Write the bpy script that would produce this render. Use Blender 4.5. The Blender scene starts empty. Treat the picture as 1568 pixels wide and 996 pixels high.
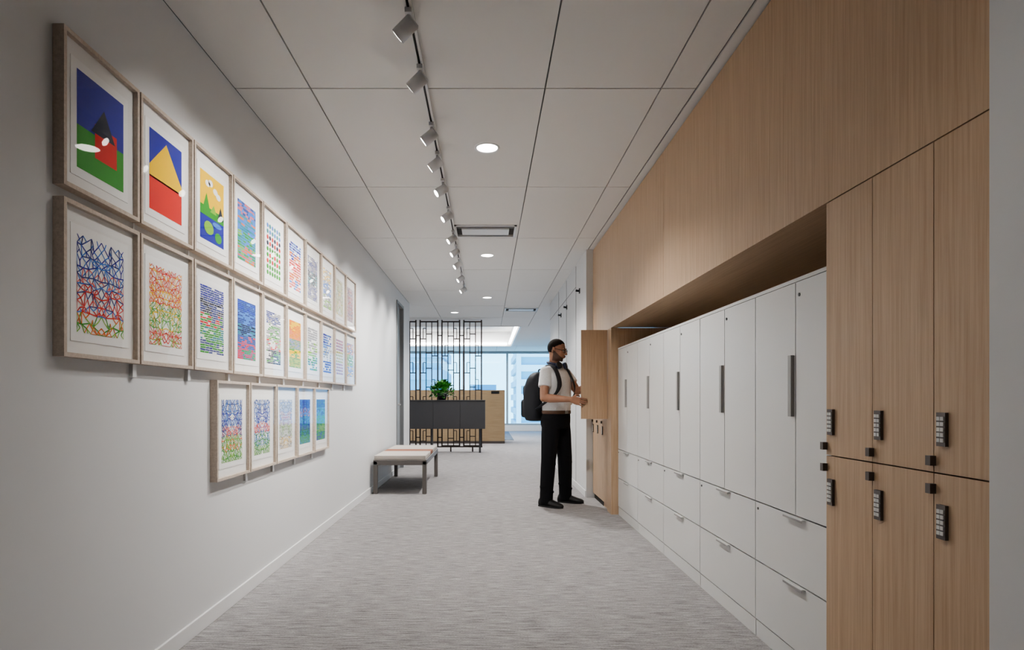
import bpy, bmesh, math, random
from mathutils import Vector, Matrix
random.seed(7)
scene = bpy.context.scene
COL = scene.collection
scene.view_settings.view_transform = 'AgX'
try: scene.view_settings.look = 'AgX - Medium High Contrast'
except Exception: pass

# ------------------------------------------------------------ materials
def newmat(name):
    m = bpy.data.materials.new(name); m.use_nodes = True
    return m, m.node_tree.nodes, m.node_tree.links, m.node_tree.nodes["Principled BSDF"]
def pm(name, col, rough=0.5, metal=0.0, coat=0.0, bump=0.0, bscale=200, var=0.0, spec=0.5, emis=None, estr=0):
    m, N, L, b = newmat(name)
    b.inputs['Base Color'].default_value = (*col, 1)
    b.inputs['Roughness'].default_value = rough
    b.inputs['Metallic'].default_value = metal
    b.inputs['Coat Weight'].default_value = coat
    b.inputs['Specular IOR Level'].default_value = spec
    if emis:
        b.inputs['Emission Color'].default_value = (*emis, 1)
        b.inputs['Emission Strength'].default_value = estr
    if bump or var:
        tc = N.new('ShaderNodeTexCoord'); nz = N.new('ShaderNodeTexNoise')
        nz.inputs['Scale'].default_value = bscale; nz.inputs['Detail'].default_value = 3
        L.new(tc.outputs['Object'], nz.inputs['Vector'])
        if bump:
            bp = N.new('ShaderNodeBump'); bp.inputs['Strength'].default_value = bump; bp.inputs['Distance'].default_value = 0.002
            L.new(nz.outputs['Fac'], bp.inputs['Height']); L.new(bp.outputs['Normal'], b.inputs['Normal'])
        if var:
            r = N.new('ShaderNodeValToRGB')
            r.color_ramp.elements[0].position = 0.35; r.color_ramp.elements[1].position = 0.65
            r.color_ramp.elements[0].color = (*[c*(1-var) for c in col], 1)
            r.color_ramp.elements[1].color = (*[min(1, c*(1+var)) for c in col], 1)
            L.new(nz.outputs['Fac'], r.inputs['Fac']); L.new(r.outputs['Color'], b.inputs['Base Color'])
    return m

def wood_mat(name, c1, c2, scale=(70, 70, 1.6), rough=0.45):
    m, N, L, b = newmat(name)
    tc = N.new('ShaderNodeTexCoord'); mp = N.new('ShaderNodeMapping')
    mp.inputs['Scale'].default_value = scale
    nz = N.new('ShaderNodeTexNoise'); nz.inputs['Scale'].default_value = 1.5; nz.inputs['Detail'].default_value = 6
    nz.inputs['Roughness'].default_value = 0.65
    r = N.new('ShaderNodeValToRGB')
    r.color_ramp.elements[0].position = 0.33; r.color_ramp.elements[1].position = 0.66
    r.color_ramp.elements[0].color = (*c1, 1); r.color_ramp.elements[1].color = (*c2, 1)
    L.new(tc.outputs['Object'], mp.inputs['Vector']); L.new(mp.outputs['Vector'], nz.inputs['Vector'])
    L.new(nz.outputs['Fac'], r.inputs['Fac']); L.new(r.outputs['Color'], b.inputs['Base Color'])
    b.inputs['Roughness'].default_value = rough
    bp = N.new('ShaderNodeBump'); bp.inputs['Strength'].default_value = 0.15; bp.inputs['Distance'].default_value = 0.001
    L.new(nz.outputs['Fac'], bp.inputs['Height']); L.new(bp.outputs['Normal'], b.inputs['Normal'])
    return m

def carpet_mat():
    m, N, L, b = newmat('carpet')
    tc = N.new('ShaderNodeTexCoord')
    mp = N.new('ShaderNodeMapping'); mp.inputs['Scale'].default_value = (4.5, 70, 1)
    nz = N.new('ShaderNodeTexNoise'); nz.inputs['Scale'].default_value = 1.6; nz.inputs['Detail'].default_value = 6; nz.inputs['Roughness'].default_value = 0.78
    r = N.new('ShaderNodeValToRGB')
    r.color_ramp.elements[0].position = 0.38; r.color_ramp.elements[1].position = 0.60
    r.color_ramp.elements[0].color = (0.165, 0.157, 0.16, 1); r.color_ramp.elements[1].color = (0.42, 0.405, 0.408, 1)
    mp2 = N.new('ShaderNodeMapping'); mp2.inputs['Scale'].default_value = (60, 160, 1)
    n2 = N.new('ShaderNodeTexNoise'); n2.inputs['Scale'].default_value = 2; n2.inputs['Detail'].default_value = 2
    mx = N.new('ShaderNodeMix'); mx.data_type = 'RGBA'; mx.blend_type = 'OVERLAY'; mx.inputs['Factor'].default_value = 0.6
    L.new(tc.outputs['Object'], mp.inputs['Vector']); L.new(mp.outputs['Vector'], nz.inputs['Vector'])
    L.new(tc.outputs['Object'], mp2.inputs['Vector']); L.new(mp2.outputs['Vector'], n2.inputs['Vector'])
    L.new(nz.outputs['Fac'], r.inputs['Fac'])
    L.new(r.outputs['Color'], mx.inputs[6]); L.new(n2.outputs['Fac'], mx.inputs[7])
    L.new(mx.outputs[2], b.inputs['Base Color'])
    b.inputs['Roughness'].default_value = 0.95; b.inputs['Specular IOR Level'].default_value = 0.1
    bp = N.new('ShaderNodeBump'); bp.inputs['Strength'].default_value = 0.5; bp.inputs['Distance'].default_value = 0.003
    L.new(nz.outputs['Fac'], bp.inputs['Height']); L.new(bp.outputs['Normal'], b.inputs['Normal'])
    return m

def glass_pane(name, ior=1.45, tint=(1, 1, 1)):
    m = bpy.data.materials.new(name); m.use_nodes = True
    N, L = m.node_tree.nodes, m.node_tree.links
    N.remove(N["Principled BSDF"])
    t = N.new('ShaderNodeBsdfTransparent'); t.inputs[0].default_value = (*tint, 1)
    g = N.new('ShaderNodeBsdfGlossy'); g.inputs['Roughness'].default_value = 0.02
    f = N.new('ShaderNodeFresnel'); ge = N.new('ShaderNodeNewGeometry')
    mr = N.new('ShaderNodeMapRange'); mr.inputs[3].default_value = ior; mr.inputs[4].default_value = 1/ior
    L.new(ge.outputs['Backfacing'], mr.inputs[0]); L.new(mr.outputs[0], f.inputs['IOR'])
    mx = N.new('ShaderNodeMixShader')
    L.new(f.outputs[0], mx.inputs[0]); L.new(t.outputs[0], mx.inputs[1]); L.new(g.outputs[0], mx.inputs[2])
    L.new(mx.outputs[0], N['Material Output'].inputs[0])
    return m

WALL = pm('wall_paint', (0.65, 0.652, 0.655), 0.6, bump=0.05, bscale=400)
WALLD = pm('back_wall_light_absorber', (0.10, 0.10, 0.10), 0.7)  # unseen wall behind camera, made dark so the near corridor gets less bounce light
CEIL = pm('ceiling_tile_white', (0.75, 0.742, 0.725), 0.8, bump=0.1, bscale=500)
CGRID = pm('ceiling_gap', (0.22, 0.22, 0.22), 0.8)
TRIM = pm('trim_white', (0.72, 0.72, 0.72), 0.4)
WOOD = wood_mat('oak_veneer', (0.43, 0.295, 0.185), (0.56, 0.405, 0.275))
WOODH = wood_mat('oak_soffit', (0.43, 0.295, 0.185), (0.54, 0.39, 0.26), scale=(70, 1.6, 70))
FRAMEW = wood_mat('frame_wood', (0.46, 0.38, 0.31), (0.60, 0.51, 0.43), scale=(60, 60, 60))
CARPET = carpet_mat()
CAB = pm('cabinet_white', (0.65, 0.65, 0.64), 0.35)
GAP = pm('gap_dark', (0.04, 0.036, 0.033), 0.9)
GREYM = pm('grey_metal', (0.33, 0.325, 0.315), 0.45, metal=0.1)
DARKM = pm('dark_metal', (0.12, 0.105, 0.10), 0.4, metal=0.5)
BLACK = pm('black_plastic', (0.02, 0.02, 0.022), 0.45)
KEY = pm('keypad_keys', (0.62, 0.62, 0.60), 0.4)
SILV = pm('track_head_silver', (0.60, 0.60, 0.61), 0.45, metal=0.1)
GLASS = glass_pane('picture_glass', 1.45)
WGLASS = glass_pane('window_glass', 1.3, (0.90, 0.97, 1.0))
PAPER = pm('mat_paper', (0.82, 0.81, 0.79), 0.8)
PAPER2 = pm('print_paper', (0.87, 0.865, 0.85), 0.8)
LAMP = pm('lamp_glow', (1, 1, 1), 0.5, emis=(1, 0.95, 0.88), estr=14)
COVE = pm('cove_glow', (1, 1, 1), 0.5, emis=(1, 0.98, 0.95), estr=9)

# ------------------------------------------------------------ mesh builder
class MB:
    def __init__(s): s.v=[]; s.f=[]; s.m=[]; s.mats=[]; s.sm=[]
    def mi(s, mat):
        if mat not in s.mats: s.mats.append(mat)
        return s.mats.index(mat)
    def poly(s, pts, mat, smooth=False):
        i=len(s.v); s.v += [tuple(p) for p in pts]; s.f.append(tuple(range(i,i+len(pts)))); s.m.append(s.mi(mat)); s.sm.append(smooth)
    def box(s, x0,x1,y0,y1,z0,z1,mat):
        i=len(s.v)
        s.v += [(x0,y0,z0),(x1,y0,z0),(x1,y1,z0),(x0,y1,z0),(x0,y0,z1),(x1,y0,z1),(x1,y1,z1),(x0,y1,z1)]
        for q in [(0,3,2,1),(4,5,6,7),(0,1,5,4),(1,2,6,5),(2,3,7,6),(3,0,4,7)]:
            s.f.append(tuple(i+k for k in q)); s.m.append(s.mi(mat)); s.sm.append(False)
    def rings(s, rings, mat, cap=True, smooth=True):
        n=len(rings[0]); i=len(s.v)
        for r in rings: s.v += [tuple(p) for p in r]
        for a in range(len(rings)-1):
            for k in range(n):
                s.f.append((i+a*n+k, i+a*n+(k+1)%n, i+(a+1)*n+(k+1)%n, i+(a+1)*n+k)); s.m.append(s.mi(mat)); s.sm.append(smooth)
        if cap:
            s.f.append(tuple(i+k for k in range(n))[::-1]); s.m.append(s.mi(mat)); s.sm.append(False)
            j=i+(len(rings)-1)*n
            s.f.append(tuple(j+k for k in range(n))); s.m.append(s.mi(mat)); s.sm.append(False)
    def cyl(s, p0, p1, r0, r1, mat, n=20, smooth=True):
        p0=Vector(p0); p1=Vector(p1); d=(p1-p0).normalized()
        a=d.orthogonal().normalized(); b=d.cross(a)
        R=[[p+ (a*math.cos(t)+b*math.sin(t))*r for t in [2*math.pi*k/n for k in range(n)]] for p,r in ((p0,r0),(p1,r1))]
        s.rings(R, mat, True, smooth)
    def path(s, pts, rad, mat, n=12, flat=None, closed=False):
        pts=[Vector(p) for p in pts]; R=[]
        a=None
        for k,p in enumerate(pts):
            d=(pts[min(k+1,len(pts)-1)]-pts[max(k-1,0)]).normalized()
            if a is None: a=d.orthogonal().normalized() if flat is None else (Vector(flat)-d*Vector(flat).dot(d)).normalized()
            else: a=(a-d*a.dot(d)).normalized()
            b=d.cross(a)
            if isinstance(rad,(list,tuple)) and isinstance(rad[0],tuple): ra,rb=rad[k]
            elif isinstance(rad,(list,tuple)): ra=rb=rad[k]
            else: ra=rb=rad
            R.append([p+a*math.cos(t)*ra+b*math.sin(t)*rb for t in [2*math.pi*q/n for q in range(n)]])
        s.rings(R, mat)
    def ell(s, c, r, mat, M=None, n=20, m=12):
        c=Vector(c); M=M or Matrix.Identity(3)
        i=len(s.v)
        s.v.append(tuple(c+M@Vector((0,0,-r[2]))))
        for a in range(1,m):
            ph=-math.pi/2+math.pi*a/m
            for k in range(n):
                t=2*math.pi*k/n
                s.v.append(tuple(c+M@Vector((r[0]*math.cos(ph)*math.cos(t), r[1]*math.cos(ph)*math.sin(t), r[2]*math.sin(ph)))))
        s.v.append(tuple(c+M@Vector((0,0,r[2])))); top=len(s.v)-1
        mi=s.mi(mat)
        for k in range(n):
            s.f.append((i, i+1+(k+1)%n, i+1+k)); s.m.append(mi); s.sm.append(True)
            b=i+1+(m-2)*n
            s.f.append((b+k, b+(k+1)%n, top)); s.m.append(mi); s.sm.append(True)
        for a in range(m-2):
            for k in range(n):
                q=i+1+a*n
                s.f.append((q+k,q+(k+1)%n,q+n+(k+1)%n,q+n+k)); s.m.append(mi); s.sm.append(True)
    def cap(s, p0,p1,r0,r1,mat):
        s.cyl(p0,p1,r0,r1,mat,16); s.ell(p0,(r0,)*3,mat,n=14,m=8); s.ell(p1,(r1,)*3,mat,n=14,m=8)
    def build(s, name, parent=None, bevel=0, remesh=0, smooth_it=0, matrix=None):
        me=bpy.data.meshes.new(name)
        me.from_pydata(s.v,[],s.f)
        for m in s.mats: me.materials.append(m)
        me.polygons.foreach_set('material_index', s.m)
        me.polygons.foreach_set('use_smooth', s.sm)
        me.update()
        ob=bpy.data.objects.new(name, me); COL.objects.link(ob)
        if matrix is not None:
            me.transform(matrix.inverted()); ob.matrix_world=matrix
        if parent: ob.parent=parent
        if remesh:
            bm=bmesh.new(); bm.from_mesh(me); bmesh.ops.recalc_face_normals(bm, faces=bm.faces); bm.to_mesh(me); bm.free()
            r=ob.modifiers.new('r','REMESH'); r.mode='VOXEL'; r.voxel_size=remesh; r.use_smooth_shade=True
            if smooth_it:
                q=ob.modifiers.new('s','SMOOTH'); q.iterations=smooth_it; q.factor=0.5
        if bevel:
            q=ob.modifiers.new('b','BEVEL'); q.width=bevel; q.segments=2; q.limit_method='ANGLE'
        return ob
def empty(name, loc=(0,0,0)):
    e=bpy.data.objects.new(name,None); COL.objects.link(e); e.location=loc; e.empty_display_size=0.1
    return e
def reparent(ob, e):
    ob.parent=e; ob.matrix_parent_inverse=Matrix.Translation(e.location).inverted()

H=2.78; XL=-1.364; XW=1.185; XC=1.25
# ------------------------------------------------------------ shell
b=MB(); b.box(-7,7,-3.2,21.2,-0.12,0,CARPET); b.build('floor')
b=MB(); b.box(XL-0.15,XL,-3.2,9.03,0,H,WALL); b.box(XL-0.15,XL,9.03,9.73,2.60,H,WALL); b.box(XL-0.15,XL,9.73,10.54,0,H,WALL); b.build('wall_left')
b=MB(); b.box(XL,XL+0.012,-3.0,9.0,0,0.075,TRIM); b.box(XL,XL+0.012,9.78,10.54,0,0.075,TRIM); b.build('baseboard_left', bevel=0.003)
DOORG=pm('door_grey',(0.27,0.28,0.29),0.5)
b=MB(); b.box(XL-0.09,XL-0.04,9.07,9.69,0.01,2.56,DOORG); b.box(XL-0.10,XL+0.015,9.03,9.07,0,2.60,DOORG); b.box(XL-0.10,XL+0.015,9.69,9.73,0,2.60,DOORG); b.box(XL-0.10,XL+0.015,9.07,9.69,2.56,2.60,DOORG)
b.cyl((XL-0.04,9.14,1.02),(XL+0.03,9.14,1.02),0.012,0.012,GREYM); b.box(XL+0.02,XL+0.035,9.13,9.25,1.01,1.03,GREYM); b.build('door_1')
b=MB(); b.box(-7,XL-0.15,10.40,10.54,0,H,WALL); b.build('wall_left_return')
b=MB(); b.box(1.11,1.26,6.73,10.6,0,H,WALL); b.build('wall_right_far')
b=MB(); b.box(1.10,1.11,6.75,10.6,0,0.075,TRIM); b.build('baseboard_right', bevel=0.002)
b=MB(); b.box(1.26,7,10.45,10.6,0,H,WALL); b.build('wall_right_return')
b=MB(); b.box(1.17,1.95,-3.2,1.40,0,H,WALL); b.build('wall_right_near')
b=MB(); b.box(1.87,1.95,1.40,6.73,0,H,WALL); b.build('wall_niche_back')
b=MB(); b.box(XL-0.15,1.95,-3.35,-3.2,0,H,WALLD); b.build('wall_back')
b=MB(); b.box(-7.15,-7,10.4,21.2,0,3.2,WALL); b.build('wall_reception_left')
b=MB(); b.box(7,7.15,10.45,21.2,0,3.2,WALL); b.build('wall_reception_right')

# ceiling
b=MB()
def tiles(x_edges,y_edges,g=0.004):
    for i in range(len(x_edges)-1):
        for j in range(len(y_edges)-1):
            b.box(x_edges[i]+g,x_edges[i+1]-g,y_edges[j]+g,y_edges[j+1]-g,H,H+0.014,CEIL)
ye=[-3.2]+[3.245+1.508*k for k in range(-4,6)]
tiles([XL,-0.954,0.313,0.94,1.13],ye)
b.box(XL-0.15,2.0,-3.2,10.785,H+0.012,H+0.06,CGRID)
b.box(1.138,2.0,-3.2,10.785,H+0.002,H+0.012,CEIL)
xr=[-7,-5.994,-4.734,-3.474,-2.214,-0.954,0.313,0.94,2.20,3.46,4.72,5.98,7]
b.box(-7,XL,10.54,10.785,H,H+0.06,CEIL); b.box(1.13,7,10.6,10.785,H,H+0.06,CEIL)
tiles(xr,[10.785,12.293,13.8]); b.box(-7,7,10.785,13.8,H+0.012,H+0.06,CGRID)
b.box(-7,-4,13.8,18.85,H,H+0.06,CEIL); tiles([0.78,2.2,3.46,4.72,5.98,7],[13.8,15.309,16.817,18.85]); b.box(0.74,7,13.8,18.85,H+0.012,H+0.06,CGRID)
b.box(0.74,0.78,13.8,18.85,H-0.01,H+0.45,TRIM); b.box(-4.04,-4,13.8,18.85,H-0.01,H+0.45,TRIM)
b.box(-4,0.74,13.76,13.8,H-0.01,H+0.45,TRIM); b.box(-4,0.74,18.85,18.89,H-0.01,H+0.45,TRIM)
b.box(-4.1,0.84,13.7,18.95,H+0.45,H+0.5,CEIL)
tiles(xr,[18.89,21.1]); b.box(-7,7,18.89,21.2,H+0.012,H+0.06,CGRID)
b.build('ceiling')
b=MB(); b.box(-3.9,0.62,18.78,18.84,H+0.03,H+0.09,COVE); b.box(0.66,0.73,13.95,18.7,H+0.03,H+0.08,COVE); b.box(-3.9,0.62,13.81,13.86,H+0.03,H+0.09,COVE); b.build('cove_light_strip')

# ------------------------------------------------------------ window wall
b=MB()
b.box(-7,7,20.9,21.15,0,0.2,TRIM)
MUL=pm('mullion_grey',(0.35,0.40,0.43),0.4,metal=0.4)
xs=[-6.9+1.52*k for k in range(10)]
for x in xs: b.box(x-0.035,x+0.035,20.95,21.1,0.2,H,MUL)
b.box(-7,7,20.97,21.08,0.2,0.26,MUL); b.box(-7,7,20.97,21.08,H-0.08,H,MUL)
b.box(-7,7,21.02,21.03,0.2,H,WGLASS)
b.build('window_1')
BW=pm('building_white',(0.75,0.77,0.78),0.7); BG=pm('building_glass',(0.22,0.42,0.54),0.25); BB=pm('building_blue',(0.28,0.48,0.62),0.5)
def tower(x0,x1,y,ztop,fh,wm,gm,name):
    q=MB(); q.box(x0+.3,x1-.3,y+.3,y+14,-60,ztop,gm)
    z=-20
    while z<ztop:
        q.box(x0,x1,y,y+14,z,z+fh*0.45,wm); z+=fh
    k=x0
    while k<=x1: q.box(k,k+0.5,y-0.1,y+0.4,-20,ztop,wm); k+=6
    q.build(name)
tower(3.0,9.5,62,9.5,1.5,BW,BG,'office_tower')
tower(-16,-5,70,7,2.6,BB,BG,'office_tower.001')
tower(-2.5,1.6,85,3.2,2.6,BW,BB,'office_tower.002')
tower(14,30,75,14,3,BB,BG,'office_tower.003')
tower(-40,-22,60,16,3,BW,BG,'office_tower.004')

# ------------------------------------------------------------ right side: wood
b=MB()
b.box(XW,XW+0.02,1.40,4.038,1.787,2.768,WOOD); b.box(XW,XW+0.02,4.042,6.73,1.787,2.768,WOOD); b.box(1.206,1.33,1.40,6.73,1.83,H,GAP)
b.box(XW+0.02,1.86,2.10,5.74,1.787,1.82,WOODH)
b.box(XW,1.86,5.74,5.928,0,1.785,WOOD)
b.box(1.84,1.86,2.10,5.74,0,1.787,WOOD)
b.build('trim_wood_header_surround')

def locker_fittings(b, yfar):
    for z0,z1 in ((0.978,1.066),(0.737,0.826)):
        b.box(XW-0.009,XW,yfar-0.051,yfar-0.020,z0,z1,DARKM)
        for r in range(5):
            for c in range(2):
                yy=yfar-0.0475+c*0.0125; zz=z0+0.011+r*0.014
                b.box(XW-0.012,XW-0.009,yy,yy+0.0105,zz,zz+0.010,KEY)
    for z in (0.938,0.864):
        b.box(XW-0.016,XW,yfar-0.008,yfar+0.010,z-0.013,z+0.013,DARKM)
b=MB()
ys=[1.402,1.594,1.848,2.10]
b.box(XW+0.02,1.85,1.402,2.10,0,1.785,WOOD)
b.box(XW+0.017,XW+0.02,1.402,2.098,0.0,1.783,GAP)
for i in range(3):
    y0,y1=ys[i]+0.0015,ys[i+1]-0.0015
    b.box(XW,XW+0.018,y0,y1,0.908,1.783,WOOD); b.box(XW,XW+0.018,y0,y1,0.06,0.904,WOOD)
    locker_fittings(b, ys[i+1])
b.build('locker_bank')
b=MB(); yf=[5.93,6.197,6.463,6.728]
b.box(XW+0.02,1.85,6.197,6.728,0,1.785,WOOD); b.box(XW+0.02,1.85,5.93,6.197,0,0.906,WOOD)
b.box(1.75,1.85,5.93,6.197,0.906,1.785,WOOD); b.box(XW,1.75,5.93,5.942,0.906,1.785,WOOD); b.box(XW,1.75,5.942,6.197,1.77,1.785,WOOD)
b.box(XW+0.017,XW+0.02,6.2,6.727,0,1.783,GAP)
for i in range(3):
    y0,y1=yf[i]+0.0015,yf[i+1]-0.0015
    if i>0: b.box(XW,XW+0.018,y0,y1,0.908,1.783,WOOD)
    b.box(XW,XW+0.018,y0,y1,0.06,0.904,WOOD)
    locker_fittings(b, yf[i+1])
b.build('locker_bank.001')
b=MB(); b.box(XW-0.262,XW-0.004,5.905,5.925,0.908,1.783,WOOD)
for z in (1.05,1.62): b.box(XW-0.03,XW-0.004,5.925,5.932,z-0.02,z+0.02,GREYM)
b.build('locker_door_open', bevel=0.001)

# cabinets
yc=[2.104,2.80,3.53,4.26,4.99,5.735]
for i in range(5):
    y0,y1=yc[i],yc[i+1]; ym=(yc[i+1]+(yc[i+1]-0.73))/2; g=0.003
    b=MB()
    b.box(XC+0.022,1.83,y0,y1,0,1.575,CAB)
    b.box(XC+0.019,XC+0.022,y0+0.001,y1-0.001,0.01,1.57,GAP)
    b.box(XC-0.002,1.83,y0,y1,1.575,1.59,CAB)
    b.box(XC,XC+0.019,y0+g,ym-g,0.631,1.573,CAB); b.box(XC,XC+0.019,ym+g,y1-g,0.631,1.573,CAB)
    b.box(XC,XC+0.019,y0+g,y1-g,0.357,0.625,CAB); b.box(XC,XC+0.019,y0+g,y1-g,0.083,0.351,CAB)
    b.box(XC+0.003,XC+0.019,y0+g,y1-g,0.0,0.077,CAB)
    b.box(XC-0.014,XC,ym+0.012,ym+0.036,1.03,1.28,GREYM)
    for z in (0.625,0.351):
        b.box(XC-0.016,XC+0.004,ym-0.075,ym+0.075,z-0.004,z-0.0005,CAB)
        b.box(XC-0.016,XC-0.014,ym-0.075,ym+0.075,z-0.012,z-0.004,GREYM)
    b.cyl((XC-0.003,ym-0.03,1.52),(XC,ym-0.03,1.52),0.007,0.007,BLACK,12)
    b.cyl((XC-0.003,y1-0.03,0.598),(XC,y1-0.03,0.598),0.006,0.006,BLACK,12)
    b.build('storage_cabinet' if i==0 else 'storage_cabinet.%03d'%i)

for k,(y,z) in enumerate([(7.2,2.40),(8.35,2.38),(9.0,2.36)]):
    b=MB(); b.box(1.10,1.11,y-0.02,y+0.02,z-0.03,z+0.03,BLACK); b.cyl((1.10,y,z),(1.06,y,z+0.005),0.012,0.014,BLACK,12)
    b.build('wall_hook' if k==0 else 'wall_hook.%03d'%k)
b=MB()
for y in (7.5,8.4,9.3): b.box(1.106,1.11,y-0.002,y+0.002,0.08,H-0.02,CGRID)
b.box(1.106,1.11,7.5,10.6,2.5,2.504,CGRID)
b.build('trim_panel_joints')

# ------------------------------------------------------------ art
def C(n,c): return pm('ink_'+n,c,0.7)
INK=dict(blue=C('blue',(0.006,0.012,0.34)),navy=C('navy',(0.03,0.05,0.25)),green=C('green',(0.03,0.30,0.02)),red=C('red',(0.68,0.018,0.01)),
 yellow=C('yellow',(0.90,0.56,0.004)),orange=C('orange',(0.75,0.17,0.02)),dark=C('dark',(0.01,0.015,0.04)),sky=C('sky',(0.06,0.22,0.65)),
 teal=C('teal',(0.02,0.24,0.27)),pink=C('pink',(0.75,0.15,0.14)),lime=C('lime',(0.22,0.48,0.04)),grey=C('grey',(0.30,0.30,0.32)),white=PAPER2)
FX=XL+0.037
def make_frame(idx,y0,z0,art,W=0.4116,HH=0.503):
    b=MB(); y1=y0+W; z1=z0+HH; t=0.014
    b.box(XL+0.001,FX,y0,y0+t,z0,z1,FRAMEW); b.box(XL+0.001,FX,y1-t,y1,z0,z1,FRAMEW)
    b.box(XL+0.001,FX,y0+t,y1-t,z0,z0+t,FRAMEW); b.box(XL+0.001,FX,y0+t,y1-t,z1-t,z1,FRAMEW)
    b.box(XL+0.001,XL+0.020,y0+t,y1-t,z0+t,z1-t,PAPER)
    px0,px1,pz0,pz1=y0+0.052,y1-0.052,z0+0.055,z1-0.065
    b.box(XL+0.020,XL+0.022,px0,px1,pz0,pz1,PAPER2)
    ay0,ay1,az0,az1=y0+0.080,y1-0.080,z0+0.085,z1-0.095
    def P(pts,mat,l=1):
        x=XL+0.022+0.0005*l
        b.poly([(x,ay0+u*(ay1-ay0),az0+v*(az1-az0)) for u,v in pts],INK[mat])
    art(P)
    x=FX-0.006
    b.poly([(x,y0+t,z0+t),(x,y1-t,z0+t),(x,y1-t,z1-t),(x,y0+t,z1-t)],GLASS)
    b.build('framed_artwork' if idx==0 else 'framed_artwork.%03d'%idx)
def R(u0,u1,v0,v1): return [(u0,v0),(u1,v0),(u1,v1),(u0,v1)]
def disc(u,v,ru,rv,n=12): return [(u+ru*math.cos(2*math.pi*k/n),v+rv*math.sin(2*math.pi*k/n)) for k in range(n)]
def a1(P):
    P(R(0,1,0.44,1),'blue'); P(R(0,1,0,0.44),'green'); P(R(0.36,0.84,0.2,0.56),'red',2)
    P([(0.28,0.46),(0.8,0.46),(0.55,0.76)],'dark',3); P([(0.36,0.44),(0.60,0.30),(0.84,0.44),(0.84,0.46),(0.36,0.46)],'red',4)
def a2(P):
    P(R(0,1,0.4,1),'blue'); P(R(0,1,0,0.42),'red'); P([(0,0.42),(0.0,0.55),(0.5,0.93),(1,0.5),(1,0.42)],'yellow',2)
def a3(P):
    P(R(0,1,0.4,1),'yellow'); P(R(0,1,0,0.42),'blue')
    for u,v,r in ((0.3,0.85,.1),(0.42,0.88,.1),(0.75,0.75,.1),(0.62,0.80,.1)): P(disc(u,v,r,r*0.5),'white',3)
    P(R(0,1,.36,.5),'green',2)
    P([(0.1,0.45),(0.4,0.45),(0.25,0.7)],'green',3); P([(0.72,0.42),(0.98,0.42),(0.85,0.62)],'dark',3)
    P([(0.4,0.45),(0.68,0.45),(0.55,0.58)],'lime',3)
    P(disc(0.35,0.2,0.2,0.1),'lime',3); P(disc(0.75,0.12,0.15,0.08),'green',3); P(disc(0.7,0.3,0.2,0.04),'sky',3)
def rows(bands,nr=26,fill=0.8,bg=None,seed=0):
    def f(P):
        rnd=random.Random(seed)
        if bg: P(R(0,1,0,1),bg,0.5)
        for r in range(nr):
            v=(r+0.5)/nr; band=bands[min(len(bands)-1,int((1-v)*len(bands)))]
            u=rnd.random()*0.02
            while u<0.97:
                L=rnd.uniform(0.06,0.22); u2=min(1,u+L)
                if rnd.random()<fill:
                    h=0.30/nr+rnd.random()*0.12/nr; c=band[rnd.randrange(len(band))]; dv=rnd.uniform(-.1,.1)/nr
                    P([(u,v-h+dv),(u2,v-h-dv),(u2,v+h-dv),(u,v+h+dv)],c,1)
                u=u2+0.008
    return f
def dots(bands,nr=9,nc=6,bg=None):
    def f(P):
        if bg: P(R(0,1,0,1),bg,0.5)
        for r in range(nr):
            v=(r+0.5)/nr; band=bands[min(len(bands)-1,int((1-v)*len(bands)))]
            for c in range(nc): P(disc((c+0.5)/nc,v,0.40/nc,0.40/nr,8),band[(r+c)%len(band)],1)
    return f
def lattice(bands,nx=4,ny=11,seed=0,w=0.009,bg=None,jit=0.34,dens=0.85):
    def f(P):
        rnd=random.Random(seed)
        if bg: P(R(0,1,0,1),bg,0.5)
        g={}
        for i in range(nx+1):
            for j in range(ny+1):
                u=0.5*i/nx; v=j/ny
                if 0<i<nx: u+=rnd.uniform(-jit,jit)*0.5/nx
                if 0<j<ny: v+=rnd.uniform(-jit,jit)/ny
                g[i,j]=(u,v)
        def seg(a,b_,c,l):
            dx,dy=b_[0]-a[0],b_[1]-a[1]; L=math.hypot(dx,dy*1.28)
            if L<1e-4: return
            nx_,ny_=-dy*1.28/L*w,dx/L*w/1.28
            for sgn in (0,1):
                m=(lambda p:(min(1,max(0,(1-p[0]) if sgn else p[0])),min(1,max(0,p[1]))))
                P([m((a[0]-nx_,a[1]-ny_)),m((b_[0]-nx_,b_[1]-ny_)),m((b_[0]+nx_,b_[1]+ny_)),m((a[0]+nx_,a[1]+ny_))][::(-1 if sgn else 1)],c,l)
        for i in range(nx):
            for j in range(ny):
                a_,b_,c_,d_=g[i,j],g[i+1,j],g[i+1,j+1],g[i,j+1]
                band=bands[min(len(bands)-1,int((1-(j+.5)/ny)*len(bands)))]
                cc=((a_[0]+c_[0]+b_[0]+d_[0])/4,(a_[1]+c_[1]+b_[1]+d_[1])/4)
                es=[(a_,cc),(b_,cc),(c_,cc),(d_,cc),(a_,d_),(a_,b_)]
                if (i+j)%2: es.append((((a_[0]+b_[0])/2,(a_[1]+b_[1])/2),cc))
                for n_,e in enumerate(es):
                    if rnd.random()<dens: seg(e[0],e[1],band[rnd.randrange(len(band))],1+0.25*n_)
    return f
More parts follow.
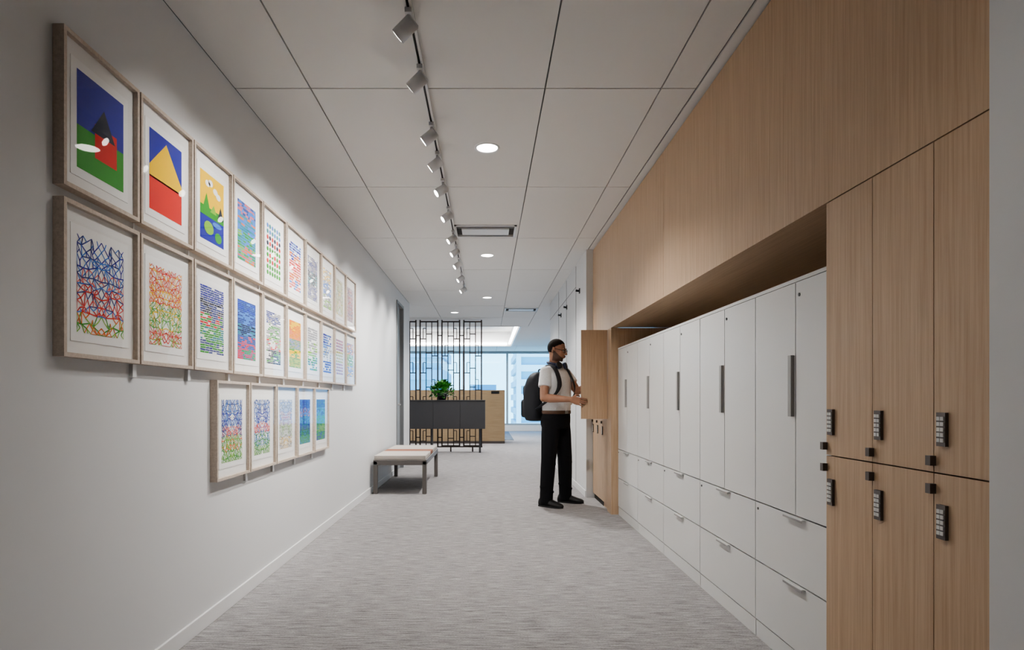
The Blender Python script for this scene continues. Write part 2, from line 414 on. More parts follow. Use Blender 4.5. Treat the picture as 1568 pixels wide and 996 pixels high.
row1=[a1,a2,a3,
 rows([['sky','navy','pink'],['sky','orange','teal'],['lime','green','teal'],['green','orange','lime']],22,.97,'sky',4),
 dots([['sky','teal'],['red','dark'],['green'],['red','green'],['green']],9,6),
 rows([['blue','sky'],['blue','orange'],['pink','red'],['orange','pink'],['pink','sky']],18,.9,None,6),
 rows([['navy','grey'],['dark','teal'],['navy','grey']],26,.95,None,7),
 rows([['grey','yellow'],['grey','sky'],['lime','grey']],24,.75,None,8),
 lattice([['grey','lime','yellow']],4,9,9,0.007),
 lattice([['navy','grey','red']],4,10,10,0.008)]
row2=[lattice([['blue','sky','navy'],['blue','sky'],['navy','sky','pink'],['red','pink','navy'],['red','sky','pink'],['green','lime','orange']],4,10,11,0.0085),
 lattice([['orange','yellow','red','pink'],['yellow','orange','red'],['green','lime','yellow'],['orange','red','lime']],5,13,12,0.0075),
 rows([['navy','blue'],['navy','dark'],['navy','green','red'],['green','teal'],['green','navy']],30,.95,None,13),
 rows([['blue','navy'],['navy','sky'],['teal','dark'],['red','navy'],['green','red']],32,.98,'sky',14),
 rows([['grey','navy'],['green','grey'],['lime','grey','red'],['green','dark']],30,.85,None,15),
 rows([['yellow','orange'],['pink','orange'],['teal','sky'],['green','yellow'],['lime','green']],28,.98,'yellow',16),
 rows([['grey'],['lime','grey'],['green','teal']],18,.8,None,17),
 rows([['blue','sky'],['grey','sky'],['blue']],16,.7,None,18),
 dots([['red','blue'],['green','yellow'],['orange','blue']],12,8),
 rows([['orange','sky'],['lime','green'],['yellow','sky']],24,.9,None,20)]
row3=[lattice([['sky','navy'],['sky','blue','navy'],['red','pink','navy'],['green','lime','orange'],['green','lime']],5,12,21,0.0095),
 lattice([['sky','navy'],['blue','sky'],['red','sky','pink'],['green','sky'],['lime','green']],5,12,22,0.0085),
 lattice([['grey','sky'],['grey','pink','sky'],['grey','lime'],['grey','yellow']],6,16,23,0.005),
 lattice([['navy','blue'],['navy','sky','orange'],['blue','teal'],['navy','green'],['green','teal']],6,16,24,0.012,'sky'),
 rows([['navy','blue'],['sky','navy','teal'],['teal','green'],['lime','green'],['green','navy']],30,.97,'teal',25)]
idx=0
for k in range(10):
    make_frame(idx,1.884+0.4216*k,1.777,row1[k]); idx+=1
for k in range(10):
    make_frame(idx,1.884+0.4216*k,1.236,row2[k]); idx+=1
for k in range(5):
    make_frame(idx,2.955+0.4216*k,0.692,row3[k]); idx+=1
b=MB()
for k in range(1,10):
    y=1.884+0.4216*k-0.005; b.box(XL,XL+0.012,y-0.004,y+0.004,1.24,1.775,TRIM); b.box(XL,XL+0.014,y-0.012,y+0.012,1.185,1.234,TRIM)
for k in range(1,5):
    y=2.955+0.4216*k-0.005; b.box(XL,XL+0.012,y-0.004,y+0.004,0.70,1.18,TRIM); b.box(XL,XL+0.014,y-0.012,y+0.012,0.645,0.690,TRIM)
b.build('picture_hanging_rail')

# ------------------------------------------------------------ track lighting
TX=-0.335
b=MB(); b.box(TX-0.018,TX-0.006,0.2,9.3,H-0.02,H-0.001,TRIM); b.box(TX+0.006,TX+0.018,0.2,9.3,H-0.02,H-0.001,TRIM); b.box(TX-0.007,TX+0.007,0.2,9.3,H-0.012,H-0.001,BLACK)
heads=[2.52,2.95,3.57,3.99,4.49,5.14,5.86,6.40,7.0,7.8,8.6]
b.build('ceiling_track')
for k,y in enumerate(heads):
    b=MB()
    b.box(TX-0.014,TX+0.014,y+0.02,y+0.14,H-0.04,H-0.02,SILV)
    b.cyl((TX,y+0.05,H-0.04),(TX,y+0.05,H-0.075),0.009,0.009,SILV,14)
    c=Vector((TX-0.01,y+0.02,H-0.112)); d=Vector((-0.80,0.30 if k<2 else (0.10 if k<4 else -0.25),-0.58)).normalized()
    b.cyl((TX,y+0.05,H-0.075),tuple(c),0.008,0.010,SILV,12)
    p0=c-d*0.042; p1=c+d*0.046
    b.cyl(tuple(p0),tuple(p1),0.033,0.033,SILV,28)
    b.cyl(tuple(p0-d*0.006),tuple(p0),0.027,0.033,SILV,28)
    b.cyl(tuple(p1),tuple(p1+d*0.001),0.026,0.026,LAMP,24)
    nm='track_spotlight' if k==0 else 'track_spotlight.%03d'%k
    ob=b.build(nm)
    ld=bpy.data.lights.new('track_spot','SPOT'); ld.energy=(36,60)[k>0] if k<2 else 82; ld.spot_size=math.radians(76); ld.spot_blend=0.85; ld.shadow_soft_size=0.03; ld.color=(1,0.975,0.94)
    lo=bpy.data.objects.new('track_spot_lamp',ld); COL.objects.link(lo); lo.location=p1+d*0.01
    tgt=Vector((XL,y+0.10,1.60)); lo.rotation_euler=(tgt-lo.location).to_track_quat('-Z','Y').to_euler()
    lo.parent=ob

def downlight(k,x,y,e=55,r=0.072):
    b=MB()
    n=32
    def ring(rr,z): return [(x+rr*math.cos(2*math.pi*t/n),y+rr*math.sin(2*math.pi*t/n),z) for t in range(n)]
    b.rings([ring(r+0.014,H-0.0005),ring(r+0.012,H-0.005),ring(r,H-0.005),ring(r-0.003,H-0.001)],TRIM,False)
    b.poly(ring(r-0.001,H-0.0015)[::-1],LAMP)
    ob=b.build('recessed_downlight' if k==0 else 'recessed_downlight.%03d'%k)
    ld=bpy.data.lights.new('dl','SPOT'); ld.energy=e; ld.spot_size=math.radians(138); ld.spot_blend=0.8; ld.shadow_soft_size=0.06; ld.color=(1,0.965,0.92)
    lo=bpy.data.objects.new('downlight_lamp',ld); COL.objects.link(lo); lo.location=(x,y,H-0.02); lo.parent=ob
for k,(x,y,e) in enumerate([(0,4.01,225),(0,7.0,230),(0,9.9,210),(-0.63,11.6,140),(0,1.0,34),(1.6,12.6,190),(-3,12.6,190),(3.5,16,210),(-5,16,210)]):
    downlight(k,x,y,e)
ld=bpy.data.lights.new('cove','AREA'); ld.shape='RECTANGLE'; ld.size=4.2; ld.size_y=4.6; ld.energy=430; ld.color=(1,0.98,0.95)
lo=bpy.data.objects.new('cove_lamp',ld); COL.objects.link(lo); lo.location=(-1.65,16.3,H+0.42)
lo.parent=bpy.data.objects['cove_light_strip']

def diffuser(name,x0,x1,y0,y1):
    b=MB(); z=H-0.012
    b.box(x0,x1,y0,y0+0.02,z,H-0.0005,TRIM); b.box(x0,x1,y1-0.02,y1,z,H-0.0005,TRIM); b.box(x0,x0+0.02,y0,y1,z,H-0.0005,TRIM); b.box(x1-0.02,x1,y0,y1,z,H-0.0005,TRIM)
    b.box(x0+0.02,x1-0.02,y0+0.02,y1-0.02,H-0.002,H-0.0005,GAP)
    b.box(x0+0.07,x1-0.07,y0+0.10,y1-0.10,z-0.004,H-0.004,TRIM)
    for yy in (y0+0.045,y0+0.07,y1-0.05,y1-0.075): b.box(x0+0.02,x1-0.02,yy,yy+0.006,z,H-0.002,GREYM)
    b.build(name)
diffuser('air_diffuser',-0.32,0.285,5.78,6.18)
diffuser('air_diffuser.001',0.33,0.93,11.0,11.4)

# ------------------------------------------------------------ bench
FAB=pm('bench_fabric',(0.52,0.48,0.44),0.9,bump=0.3,bscale=300); FAB2=pm('bench_fabric_rust',(0.30,0.13,0.08),0.9,bump=0.3,bscale=300); BFR=pm('bench_frame_taupe',(0.15,0.138,0.13),0.5)
b=MB(); bx0,bx1,by0,by1=-1.325,-0.705,6.98,8.60
for (x,y) in ((bx0,by0),(bx1-0.05,by0),(bx0,by1-0.05),(bx1-0.05,by1-0.05)): b.box(x,x+0.05,y,y+0.05,0.0,0.385,BFR)
b.box(bx0,bx1,by0,by0+0.05,0.335,0.385,BFR); b.box(bx0,bx1,by1-0.05,by1,0.335,0.385,BFR)
b.box(bx0,bx0+0.05,by0,by1,0.335,0.385,BFR); b.box(bx1-0.05,bx1,by0,by1,0.335,0.385,BFR); b.box(bx0,bx1,by0,by1,0.372,0.400,BFR)
b.box(bx0+0.01,bx1-0.01,by0+0.01,7.60,0.400,0.448,FAB); b.box(bx0+0.01,bx1-0.01,7.605,7.9,0.400,0.448,FAB2); b.box(bx0+0.01,bx1-0.01,7.905,by1-0.01,0.400,0.448,FAB)
b.build('bench', bevel=0.008)

# ------------------------------------------------------------ lattice screen
SCR=pm('screen_bronze',(0.055,0.04,0.035),0.45,metal=0.4)
b=MB(); SY=12.67; tb=0.022
def vb(x,z0,z1,w=tb): b.box(x-w/2,x+w/2,SY,SY+0.03,z0,z1,SCR)
def hb(x0,x1,z,w=tb): b.box(x0,x1,SY+0.002,SY+0.028,z-w/2,z+w/2,SCR)
for k in range(5):
    xr_=-0.121-0.461*k; xl_=xr_-0.372; w_=0.372
    vb(xl_,0.10,2.775,0.028); vb(xr_,0.10,2.775,0.028)
    hb(xl_,xr_,2.74,0.028); hb(xl_,xr_,0.12,0.028)
    xa,xb=xl_+w_*0.34,xl_+w_*0.66
    vb(xa,0.12,2.74,0.018); vb(xb,0.12,2.74,0.018)
    z=0.22; fl=k%2
    while z<2.65:
        if fl%2==0:
            hb(xl_,xa,z,0.018); hb(xa,xb,z+0.10,0.018)
            vb(xl_+w_*0.17,z,z+0.22,0.014); hb(xl_+w_*0.17,xa,z+0.22,0.014)
        else:
            hb(xb,xr_,z,0.018); hb(xa,xb,z+0.06,0.018)
            vb(xl_+w_*0.83,z,z+0.22,0.014); hb(xb,xl_+w_*0.83,z+0.22,0.014)
        z+=0.36; fl+=1
    if k:
        for zz in (2.45,1.3,0.3): hb(xr_,xr_+0.09,zz,0.02)
    vb(xl_+w_/2,0.0,0.12,0.03)
b.box(-2.35,-0.10,SY-0.005,SY+0.035,0.09,0.115,SCR)
b.build('lattice_screen')
CON=pm('console_charcoal',(0.055,0.055,0.06),0.5)
b=MB(); b.box(-2.2,-0.04,12.22,12.66,0.50,1.07,CON); b.box(-2.2,-0.035,12.21,12.66,1.07,1.09,CON)
for x in (-0.55,-1.1,-1.65): b.box(x-0.003,x+0.003,12.217,12.222,0.51,1.06,BLACK)
for x in (-0.15,-1.15,-2.1): b.box(x-0.02,x+0.02,12.40,12.60,0,0.50,CON)
b.build('credenza', bevel=0.004)
DWOOD=wood_mat('desk_oak',(0.33,0.23,0.13),(0.46,0.34,0.21),scale=(1.6,60,60))
b=MB(); b.box(-3.2,0.44,15.0,15.06,0.0,1.30,DWOOD); b.box(0.38,0.44,15.06,15.9,0,1.30,DWOOD); b.box(-3.2,0.44,15.0,15.35,1.30,1.335,DWOOD)
b.box(-3.2,0.38,15.3,15.95,0.72,0.76,DWOOD); b.box(0.10,0.30,14.996,15.0,1.24,1.31,BLACK); b.box(-3.2,0.44,14.99,15.0,0,0.06,DARKM)
b.build('reception_desk')
RUGM=pm('rug_slate',(0.10,0.12,0.15),0.95,var=0.3,bscale=8)
b=MB(); b.box(-2.5,0.72,16.2,20.3,0.0,0.012,RUGM); b.build('area_rug')

# plant
LEAF=pm('leaf_green',(0.05,0.22,0.03),0.45,var=0.5,bscale=9); POT=pm('pot_charcoal',(0.05,0.05,0.055),0.4)
b=MB(); pc=Vector((-0.93,12.42,1.09))
n=24
def rg(r,z): return [(pc.x+r*math.cos(2*math.pi*t/n),pc.y+r*math.sin(2*math.pi*t/n),pc.z+z) for t in range(n)]
b.rings([rg(0.075,0.0),rg(0.10,0.08),rg(0.11,0.15),rg(0.10,0.15),rg(0.095,0.13)],POT)
rp=random.Random(3)
for k in range(300):
    th=rp.uniform(0,2*math.pi); el=rp.uniform(-0.6,1.5); rr=rp.uniform(0.6,1.0)
    q=pc+Vector((math.cos(th)*math.cos(el)*0.25*rr, math.sin(th)*math.cos(el)*0.20*rr, 0.17+math.sin(el)*0.22*rr))
    out=(q-(pc+Vector((0,0,0.12)))).normalized()
    side=out.cross(Vector((0,0,1))).normalized(); up=side.cross(out)
    d=(out*0.7+Vector((rp.uniform(-.6,.6),rp.uniform(-.6,.6),rp.uniform(-.8,.3)))).normalized(); s_=d.cross(up).normalized(); L_=rp.uniform(0.06,0.10); wd=L_*0.36
    nn=d.cross(s_)
    pts=[q,q+d*L_*0.3+s_*wd,q+d*L_*0.7+s_*wd*0.7-nn*0.01,q+d*L_-nn*0.02,q+d*L_*0.7-s_*wd*0.7-nn*0.01,q+d*L_*0.3-s_*wd]
    b.poly([(p[0],p[1],max(1.095,p[2])) for p in pts],LEAF)
    if k%4==0: b.path([pc+Vector((0,0,0.13)),(pc+q)/2+Vector((0,0,0.08)),q],0.003,LEAF,5)
b.build('potted_plant')

# ------------------------------------------------------------ MAN
SK=(0.38,0.20,0.13)
SKIN=pm('skin',SK,0.5,var=0.08,bscale=20); SHIRT=pm('shirt_white',(0.80,0.80,0.81),0.85,bump=0.3,bscale=90,var=0.05); PANT=pm('trousers_black',(0.010,0.010,0.012),0.85,bump=0.2,bscale=60,spec=0.2)
HAIR=pm('hair_black',(0.018,0.013,0.011),0.8,bump=0.8,bscale=400,spec=0.2); SHOE=pm('shoe_black',(0.012,0.012,0.013),0.5); BELT=pm('belt_brown',(0.10,0.05,0.028),0.5); EYEW=pm('eye_white',(0.7,0.7,0.68),0.3); LIP=pm('lips',(0.26,0.10,0.08),0.5)
STUB=pm('stubble',(0.06,0.033,0.024),0.8)
NAVY=pm('headphone_navy',(0.02,0.03,0.08),0.4); PACK=pm('backpack_nylon',(0.018,0.020,0.026),0.7,bump=0.3,bscale=150)
def head_skin():
    m,N,L,bs=newmat('skin_head'); bs.inputs['Roughness'].default_value=0.5
    tc=N.new('ShaderNodeTexCoord'); sp=N.new('ShaderNodeSeparateXYZ'); L.new(tc.outputs['Object'],sp.inputs[0])
    def M(op,a,b_=None,clamp=False):
        q=N.new('ShaderNodeMath'); q.operation=op; q.use_clamp=clamp
        for i,vv in enumerate((a,b_)):
            if vv is None: continue
            if isinstance(vv,(int,float)): q.inputs[i].default_value=vv
            else: L.new(vv,q.inputs[i])
        return q.outputs[0]
    y,z=sp.outputs['Y'],sp.outputs['Z']
    line=M('SUBTRACT',M('SUBTRACT',-0.014,M('MULTIPLY',y,0.72)),z)
    m1=M('MULTIPLY',line,140,True)
    m2=M('MULTIPLY',M('ADD',y,0.022),160,True)
    m3=M('MULTIPLY',M('ADD',z,0.122),90,True)
    mk=M('MULTIPLY',M('MULTIPLY',m1,m2),m3)
    mx=N.new('ShaderNodeMix'); mx.data_type='RGBA'; mx.inputs[6].default_value=(*SK,1); mx.inputs[7].default_value=(0.05,0.028,0.02,1)
    L.new(M('MULTIPLY',mk,0.85),mx.inputs[0]); L.new(mx.outputs[2],bs.inputs['Base Color'])
    return m
HSKIN=head_skin()
man=empty('man',(0.714,6.2,0))
a=math.radians(42); f=Vector((math.cos(a),-math.sin(a),0)); r=Vector((f.y,-f.x,0)); up=Vector((0,0,1))
Mc=Vector((0.714,6.2,0))
def loc(fr,rt,z,c=Mc): return c+f*fr+r*rt+up*z
def add(b,name,**k):
    ob=b.build(name,**k); reparent(ob,man); return ob
def hring(c,rx,ry,n=28,tilt=0,p=2.4):
    out=[]
    for k in range(n):
        t=2*math.pi*k/n; cs,sn=math.cos(t),math.sin(t)
        ex=math.copysign(abs(cs)**(2/p),cs); ey=math.copysign(abs(sn)**(2/p),sn)
        out.append(c+r*ex*rx+f*ey*ry+up*tilt*ey*ry)
    return out
b=MB()
prof=[(0.962,0.158,0.112,0.0),(1.0,0.168,0.124,0.0),(1.04,0.164,0.124,0.004),(1.08,0.168,0.126,0.005),(1.17,0.174,0.126,0.0),(1.26,0.186,0.128,-0.003),(1.33,0.192,0.122,-0.008),(1.385,0.178,0.100,-0.015),(1.425,0.130,0.080,-0.018),(1.45,0.085,0.068,-0.015),(1.468,0.066,0.064,-0.010)]
b.rings([hring(loc(fo,0,z),rx,ry) for z,rx,ry,fo in prof],SHIRT)
RS=loc(-0.01,0.172,1.375); LS=loc(-0.01,-0.172,1.375)
RE=Vector((0.565,5.99,1.115)); RW=Vector((0.815,5.872,1.100))
LE=Vector((0.935,6.24,1.185)); LW=Vector((1.13,6.08,1.26))
RM=RS.lerp(RE,0.58); LM=LS.lerp(LE,0.58)
b.path([RS,RS.lerp(RM,0.5),RM],[0.060,0.064,0.066],SHIRT,20); b.path([LS,LS.lerp(LM,0.5),LM],[0.060,0.064,0.066],SHIRT,20)
b.ell(RS,(0.062,)*3,SHIRT); b.ell(LS,(0.062,)*3,SHIRT)
b.cap(loc(0,0.08,1.385),RS,0.066,0.060,SHIRT); b.cap(loc(0,-0.08,1.385),LS,0.066,0.060,SHIRT)
rf=random.Random(5)
for k in range(14):
    z=rf.uniform(0.99,1.12); rt=rf.uniform(-0.12,0.13); an=rf.uniform(0.2,1.0)*(1 if k%2 else -1)
    ph=math.asin(max(-1,min(1,rt/0.172))); fo=0.120*math.cos(ph)**0.8
    b.cap(loc(fo-0.004,rt-0.03*math.cos(an),z-0.03*math.sin(an)),loc(fo-0.004,rt+0.03*math.cos(an),z+0.03*math.sin(an)),0.011,0.009,SHIRT)
add(b,'shirt',remesh=0.006,smooth_it=5)
b=MB()
def nring(z,rr,fo): return [loc(fo+rr*math.cos(t)*1.0,rr*math.sin(t),z+0.012*(-math.cos(t))) for t in [2*math.pi*k/24 for k in range(24)]]
b.rings([nring(1.452,0.074,-0.008),nring(1.475,0.066,-0.008),nring(1.477,0.061,-0.008),nring(1.455,0.064,-0.008)],SHIRT,False)
add(b,'collar')
b=MB()
b.rings([hring(loc(fo,0,z),rx,ry) for z,rx,ry,fo in [(0.80,0.158,0.118,-0.01),(0.86,0.174,0.130,-0.012),(0.92,0.170,0.124,-0.005),(0.975,0.161,0.115,0)]],PANT)
RH=loc(-0.005,0.085,0.87); LH=loc(-0.005,-0.085,0.87)
RK=Vector((0.625,6.12,0.49)); LK=Vector((0.815,6.31,0.49)); RA=Vector((0.605,6.17,0.09)); LA=Vector((0.835,6.42,0.09))
for h,k,an in ((RH,RK,RA),(LH,LK,LA)):
    pts=[h+up*0.02,h.lerp(k,0.35),h.lerp(k,0.75),k,k.lerp(an,0.35),k.lerp(an,0.8),an-up*0.050]
    b.path(pts,[0.094,0.092,0.082,0.076,0.074,0.068,0.068],PANT,20)
    for q,z,w in ((0.0,0.12,.071),(0.01,0.17,.072),(-0.01,0.22,.071),(0,.30,.073),(0,.52,.080),(0.005,.46,.078)):
        p=an.lerp(k,(z-.09)/.40); b.ell((p.x+q,p.y,z),(w,w,0.012),PANT,Matrix.Rotation(0.25*(1 if q>=0 else -1),3,'Y'))
add(b,'trousers',remesh=0.008,smooth_it=3)
b=MB(); b.rings([hring(loc(0,0,z),rx,ry) for z,rx,ry in [(0.952,0.168,0.122),(0.956,0.171,0.125),(0.982,0.171,0.125),(0.986,0.167,0.121)]],BELT)
bk=[loc(0.122,-0.022,0.955),loc(0.122,0.022,0.955),loc(0.122,0.022,0.984),loc(0.122,-0.022,0.984)]
b.rings([bk,[p+f*0.010 for p in bk]],GREYM,True,False); add(b,'belt')
for nm,an,dr in (('shoe_1',RA,Vector((0.80,-0.60,0))),('shoe_2',LA,Vector((0.93,-0.36,0)))):
    b=MB(); s_=dr.cross(up); base=Vector((an.x,an.y,0))
    def sr(t,w,hh,zb=0.0):
        c=base+dr*t; out=[]
        for k in range(20):
            q=2*math.pi*k/20; out.append(c+s_*math.cos(q)*w+up*(zb+hh/2+math.sin(q)*hh/2))
        return out
    b.rings([sr(-0.085,0.018,0.045,0.008),sr(-0.075,0.033,0.08,0.002),sr(-0.03,0.040,0.105,0.0),sr(0.03,0.043,0.095,0.0),sr(0.09,0.050,0.070,0.0),sr(0.14,0.050,0.055,0.0),sr(0.18,0.038,0.042,0.002),sr(0.197,0.016,0.022,0.008)],SHOE)
    b.rings([[base+dr*t*0.99+s_*w*1.04+up*z for t,w in [(-0.088,0),(-0.075,0.034),(0,0.042),(0.09,0.052),(0.14,0.052),(0.18,0.038),(0.202,0),(0.18,-0.038),(0.14,-0.052),(0.09,-0.052),(0,-0.042),(-0.075,-0.034)]] for z in (0,0.016)],BLACK,True,False)
    add(b,nm)
# head
ha=math.radians(24); pit=math.radians(-12)
hf=Vector((math.cos(ha)*math.cos(pit),-math.sin(ha)*math.cos(pit),math.sin(pit))); hr=Vector((-math.sin(ha),-math.cos(ha),0)); hu=hr.cross(hf).normalized()
HC=Vector((0.722,6.185,1.610))
HM=Matrix((hr,hf,hu)).transposed()
HMAT=Matrix.Translation(HC)@HM.to_4x4()
def hp(x,y,z): return HC+hr*x+hf*y+hu*z
b=MB()
b.ell(hp(0,-0.014,0.020),(0.073,0.093,0.090),HSKIN,HM,n=28,m=18)
b.ell(hp(0,0.012,-0.028),(0.061,0.077,0.084),HSKIN,HM,n=28,m=18)
b.ell(hp(0,0.030,-0.078),(0.047,0.050,0.034),HSKIN,HM)
b.ell(hp(0,0.064,-0.097),(0.022,0.018,0.015),HSKIN,HM)
b.ell(hp(0,0.078,0.021),(0.046,0.012,0.010),HSKIN,HM)
b.cap(hp(0,0.084,0.012),hp(0,0.107,-0.028),0.007,0.010,HSKIN)
b.ell(hp(0.012,0.093,-0.031),(0.009,0.011,0.008),HSKIN,HM); b.ell(hp(-0.012,0.093,-0.031),(0.009,0.011,0.008),HSKIN,HM)
b.ell(hp(0,0.082,-0.058),(0.024,0.014,0.018),HSKIN,HM)
for sgn in (1,-1):
    b.ell(hp(sgn*0.036,0.054,-0.020),(0.022,0.024,0.022),HSKIN,HM)
    b.ell(hp(sgn*0.077,-0.016,-0.010),(0.008,0.018,0.032),HSKIN,HM)
b.cap(loc(-0.02,0,1.42),hp(0,-0.024,-0.05),0.056,0.053,HSKIN)
add(b,'head',remesh=0.003,smooth_it=9,matrix=HMAT)
b=MB()
def arm(b,S,M,E,W):
    b.path([M-(E-M)*0.3,M,E.lerp(M,0.4),E,],[0.046,0.047,0.043,0.039],SKIN,16)
    b.ell(E,(0.040,)*3,SKIN)
    b.path([E,E.lerp(W,0.25),E.lerp(W,0.6),W],[0.039,0.043,0.035,0.026],SKIN,16); b.ell(W,(0.027,)*3,SKIN)
arm(b,RS,RM,RE,RW); arm(b,LS,LM,LE,LW)
def hand(b,W,d,n,right,curl,thumb_out=0.6,tc=0.5):
    d=d.normalized(); n=(n-d*n.dot(d)).normalized(); s=(d.cross(n) if right else n.cross(d))
    R_=[]
    for t,w,th in ((-0.005,0.025,0.020),(0.02,0.032,0.019),(0.05,0.040,0.016),(0.078,0.042,0.013),(0.09,0.038,0.010)):
        R_.append([W+d*t+s*math.cos(q)*w+n*math.sin(q)*th for q in [2*math.pi*k/20 for k in range(20)]])
    b.rings(R_,SKIN)
    for j,(o,L_,rd) in enumerate(((0.031,0.072,0.0088),(0.0105,0.080,0.009),(-0.0105,0.074,0.0088),(-0.031,0.058,0.0080))):
        p=W+d*0.078+s*o; ang=0.0
        for q,fr in enumerate((0.42,0.32,0.26)):
            ang+=curl[q]+0.07*j
            dd=d*math.cos(ang)+n*math.sin(ang)+s*(o*2.5)
            p2=p+dd.normalized()*L_*fr*1.1
            b.cap(p,p2,rd*(1-0.08*q),rd*(1-0.08*(q+1)),SKIN); p=p2
    p=W+d*0.022+s*0.024
    p2=p+(d*0.55+s*0.75*thumb_out+n*0.35).normalized()*0.042; p3=p2+(d*0.8+s*0.2+n*tc).normalized()*0.034; p4=p3+(d*0.9+n*tc).normalized()*0.026
    b.cap(p,p2,0.014,0.0115,SKIN); b.cap(p2,p3,0.011,0.010,SKIN); b.cap(p3,p4,0.010,0.008,SKIN)
hand(b,RW,Vector((1,0.02,-0.22)),Vector((0,1,-0.1)),True,(0.04,0.06,0.08),0.9,0.9)
hand(b,LW,Vector((0.75,-0.2,0.1)),Vector((0,-0.3,-1)),False,(0.35,0.4,0.3),0.8,0.4)
add(b,'arms_and_hands',remesh=0.003,smooth_it=3)
b=MB(); nn_,mm_=64,48; cc_=(0,-0.014,0.020); rad=(0.073,0.093,0.090)
def hpt(i,k,s):
    ph=-math.pi/2+math.pi*i/mm_; t=2*math.pi*k/nn_
    return (rad[0]*s*math.cos(ph)*math.cos(t),rad[1]*s*math.cos(ph)*math.sin(t),rad[2]*s*math.sin(ph))
for i in range(mm_):
    for k in range(nn_):
        q=hpt(i+.5,k+.5,1); x,y,z=q[0]+cc_[0],q[1]+cc_[1],q[2]+cc_[2]
        if z>(0.068 if y>0.045 else (0.034+max(0,y)*0.6 if y>-0.005 else (0.020 if y>-0.035 else -0.036))):
            b.poly([hp(cc_[0]+p[0],cc_[1]+p[1],cc_[2]+p[2]) for p in (hpt(i,k,1.025),hpt(i,k+1,1.025),hpt(i+1,k+1,1.025),hpt(i+1,k,1.025))],HAIR,True)
add(b,'hair')
b=MB()
b.ell(hp(0,0.0935,-0.0480),(0.021,0.006,0.004),STUB,HM)
b.ell(hp(0,0.0945,-0.0560),(0.017,0.006,0.0035),LIP,HM); b.ell(hp(0,0.093,-0.0625),(0.015,0.006,0.004),LIP,HM)
for sgn in (1,-1):
    b.ell(hp(sgn*0.030,0.0810,0.025),(0.016,0.008,0.0035),HAIR,HM)
    b.ell(hp(sgn*0.029,0.074,0.001),(0.012,0.009,0.006),EYEW,HM); b.ell(hp(sgn*0.029,0.0805,0.001),(0.005,0.004,0.005),HAIR,HM)
add(b,'face_details')
b=MB()
for sgn in (1,-1):
    pts=[hp(sgn*0.031+0.023*math.cos(t),0.096-abs(0.024*math.cos(t)*0.15),-0.002+0.017*math.sin(t)) for t in [2*math.pi*k/20 for k in range(21)]]
    b.path(pts,0.0021,BLACK,6)
    b.path([hp(sgn*0.054,0.092,0.004),hp(sgn*0.072,0.04,0.006),hp(sgn*0.079,-0.01,0.008)],0.0024,BLACK,6)
b.path([hp(-0.008,0.100,0.002),hp(0.008,0.100,0.002)],0.002,BLACK,6)
add(b,'eyeglasses')
b=MB()
pts=[loc(-0.012-0.082*math.cos(t),0.088*math.sin(t),1.468+0.018*math.cos(t)) for t in [math.radians(-140+280*k/24) for k in range(25)]]
b.path(pts,[(0.014,0.008)]*25,NAVY,10,flat=(0,0,1))
for sg in (1,-1):
    c=loc(0.074,0.058*sg,1.448); ax=(f*0.8+r*sg*0.35+up*0.25).normalized()
    b.cyl(c-ax*0.018,c+ax*0.008,0.034,0.036,NAVY,24); b.cyl(c+ax*0.008,c+ax*0.016,0.036,0.026,BLACK,24)
b.build('headphones')
def spline(P,k=5):
    P=[Vector(p) for p in P]; out=[]
    for i in range(len(P)-1):
        p0,p1,p2,p3=P[max(i-1,0)],P[i],P[i+1],P[min(i+2,len(P)-1)]
        for j in range(k):
            t=j/k; out.append(0.5*((2*p1)+(p2-p0)*t+(2*p0-5*p1+4*p2-p3)*t*t+(3*p1-p0-3*p2+p3)*t**3))
    out.append(P[-1]); return out
b=MB(); pc2=Mc-f*0.240
def bring(z,rx,ry,fo=0): 
    out=[]
    for k in range(40):
        t=2*math.pi*k/40; cs,sn=math.cos(t),math.sin(t)
        out.append(pc2+r*math.copysign(abs(cs)**0.6,cs)*rx+f*(math.copysign(abs(sn)**0.6,sn)*ry+fo)+up*z)
    return out
ctrl=[(0.872,0.09,0.055,0),(0.882,0.14,0.085,0),(0.93,0.165,0.105,0),(1.03,0.170,0.110,0),(1.14,0.168,0.105,0),(1.24,0.160,0.093,0),(1.31,0.143,0.078,0.008),(1.355,0.115,0.060,0.015),(1.38,0.08,0.040,0.02),(1.388,0.04,0.018,0.02)]
b.rings([bring(*c) for c in ctrl],PACK)
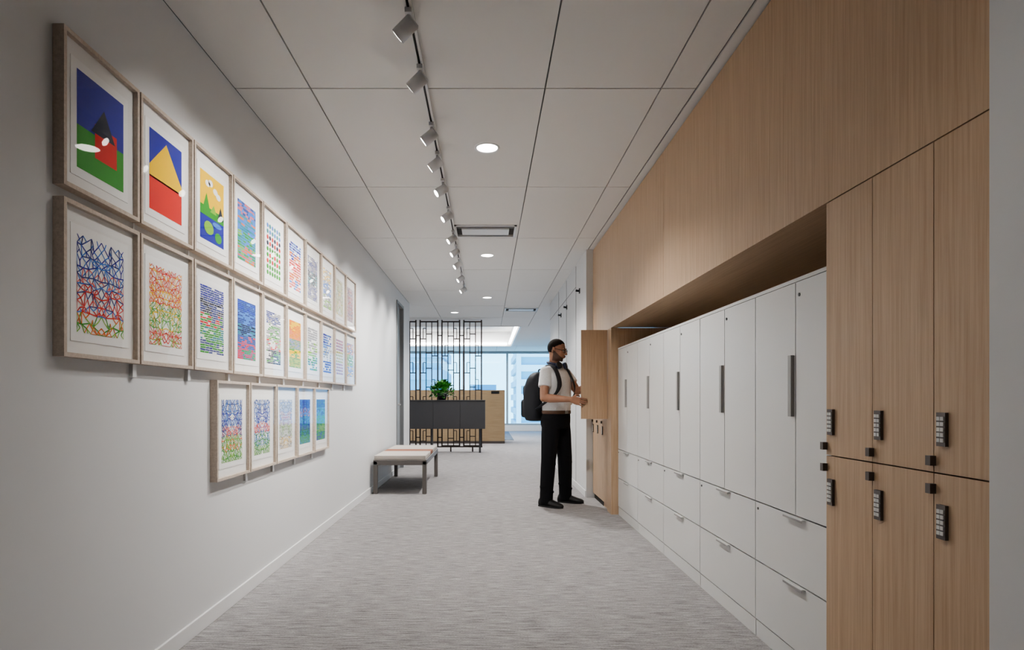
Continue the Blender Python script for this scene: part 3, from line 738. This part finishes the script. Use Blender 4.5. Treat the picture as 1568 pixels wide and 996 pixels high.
def pocket(z0,z1,rx,fo,ry):
    c=pc2+f*fo
    rr=[]
    for z,s_ in ((z0,0.75),(z0+0.008,0.92),(z0+0.03,1),(z1-0.03,1),(z1-0.008,0.92),(z1,0.75)):
        rr.append([c+r*math.copysign(abs(math.cos(t))**0.5,math.cos(t))*rx*s_+f*math.copysign(abs(math.sin(t))**0.5,math.sin(t))*ry*s_+up*z for t in [2*math.pi*k/24 for k in range(24)]])
    b.rings(rr,PACK)
pocket(0.91,1.10,0.135,-0.100,0.038); pocket(1.12,1.25,0.12,-0.090,0.028)
b.path(spline([pc2+r*-0.03+f*0.03+up*1.375,pc2+r*-0.02+f*0.03+up*1.41,pc2+r*0.02+f*0.03+up*1.41,pc2+r*0.03+f*0.03+up*1.375]),0.008,PACK,8)
for sg in (1,-1):
    sp_=spline([loc(-0.135,0.07*sg,1.34),loc(-0.10,0.090*sg,1.41),loc(-0.03,0.105*sg,1.452),loc(0.05,0.112*sg,1.425),loc(0.105,0.118*sg,1.34),loc(0.133,0.135*sg,1.24),loc(0.104,0.168*sg,1.15),loc(0.0,0.192*sg,1.07),loc(-0.14,0.16*sg,1.0)],5)
    b.path(sp_,[(0.028 if i<26 else max(0.015,0.028-0.003*(i-25)),0.007) for i in range(len(sp_))],PACK,12,flat=tuple(r))
b.build('backpack')

# ------------------------------------------------------------ world
w=bpy.data.worlds.new('world'); scene.world=w; w.use_nodes=True
N,L=w.node_tree.nodes,w.node_tree.links; bg=N['Background']
tc=N.new('ShaderNodeTexCoord'); sp=N.new('ShaderNodeSeparateXYZ'); rp_=N.new('ShaderNodeValToRGB')
rp_.color_ramp.elements[0].position=0.0; rp_.color_ramp.elements[0].color=(0.34,0.68,0.88,1)
rp_.color_ramp.elements[1].position=0.5; rp_.color_ramp.elements[1].color=(0.14,0.42,0.85,1)
L.new(tc.outputs['Generated'],sp.inputs[0]); L.new(sp.outputs['Z'],rp_.inputs[0]); L.new(rp_.outputs[0],bg.inputs[0])
bg.inputs[1].default_value=5.0

# ------------------------------------------------------------ camera
cd=bpy.data.cameras.new('cam'); cam=bpy.data.objects.new('camera',cd); COL.objects.link(cam)
cam.location=(0,0,1.1); cam.rotation_euler=(math.radians(90),0,0)
cd.sensor_width=36; cd.sensor_fit='HORIZONTAL'; cd.lens=36*920/1568
cd.shift_x=(784-746)/1568; cd.shift_y=(612-498)/1568; cd.clip_start=0.05; cd.clip_end=300
scene.camera=cam
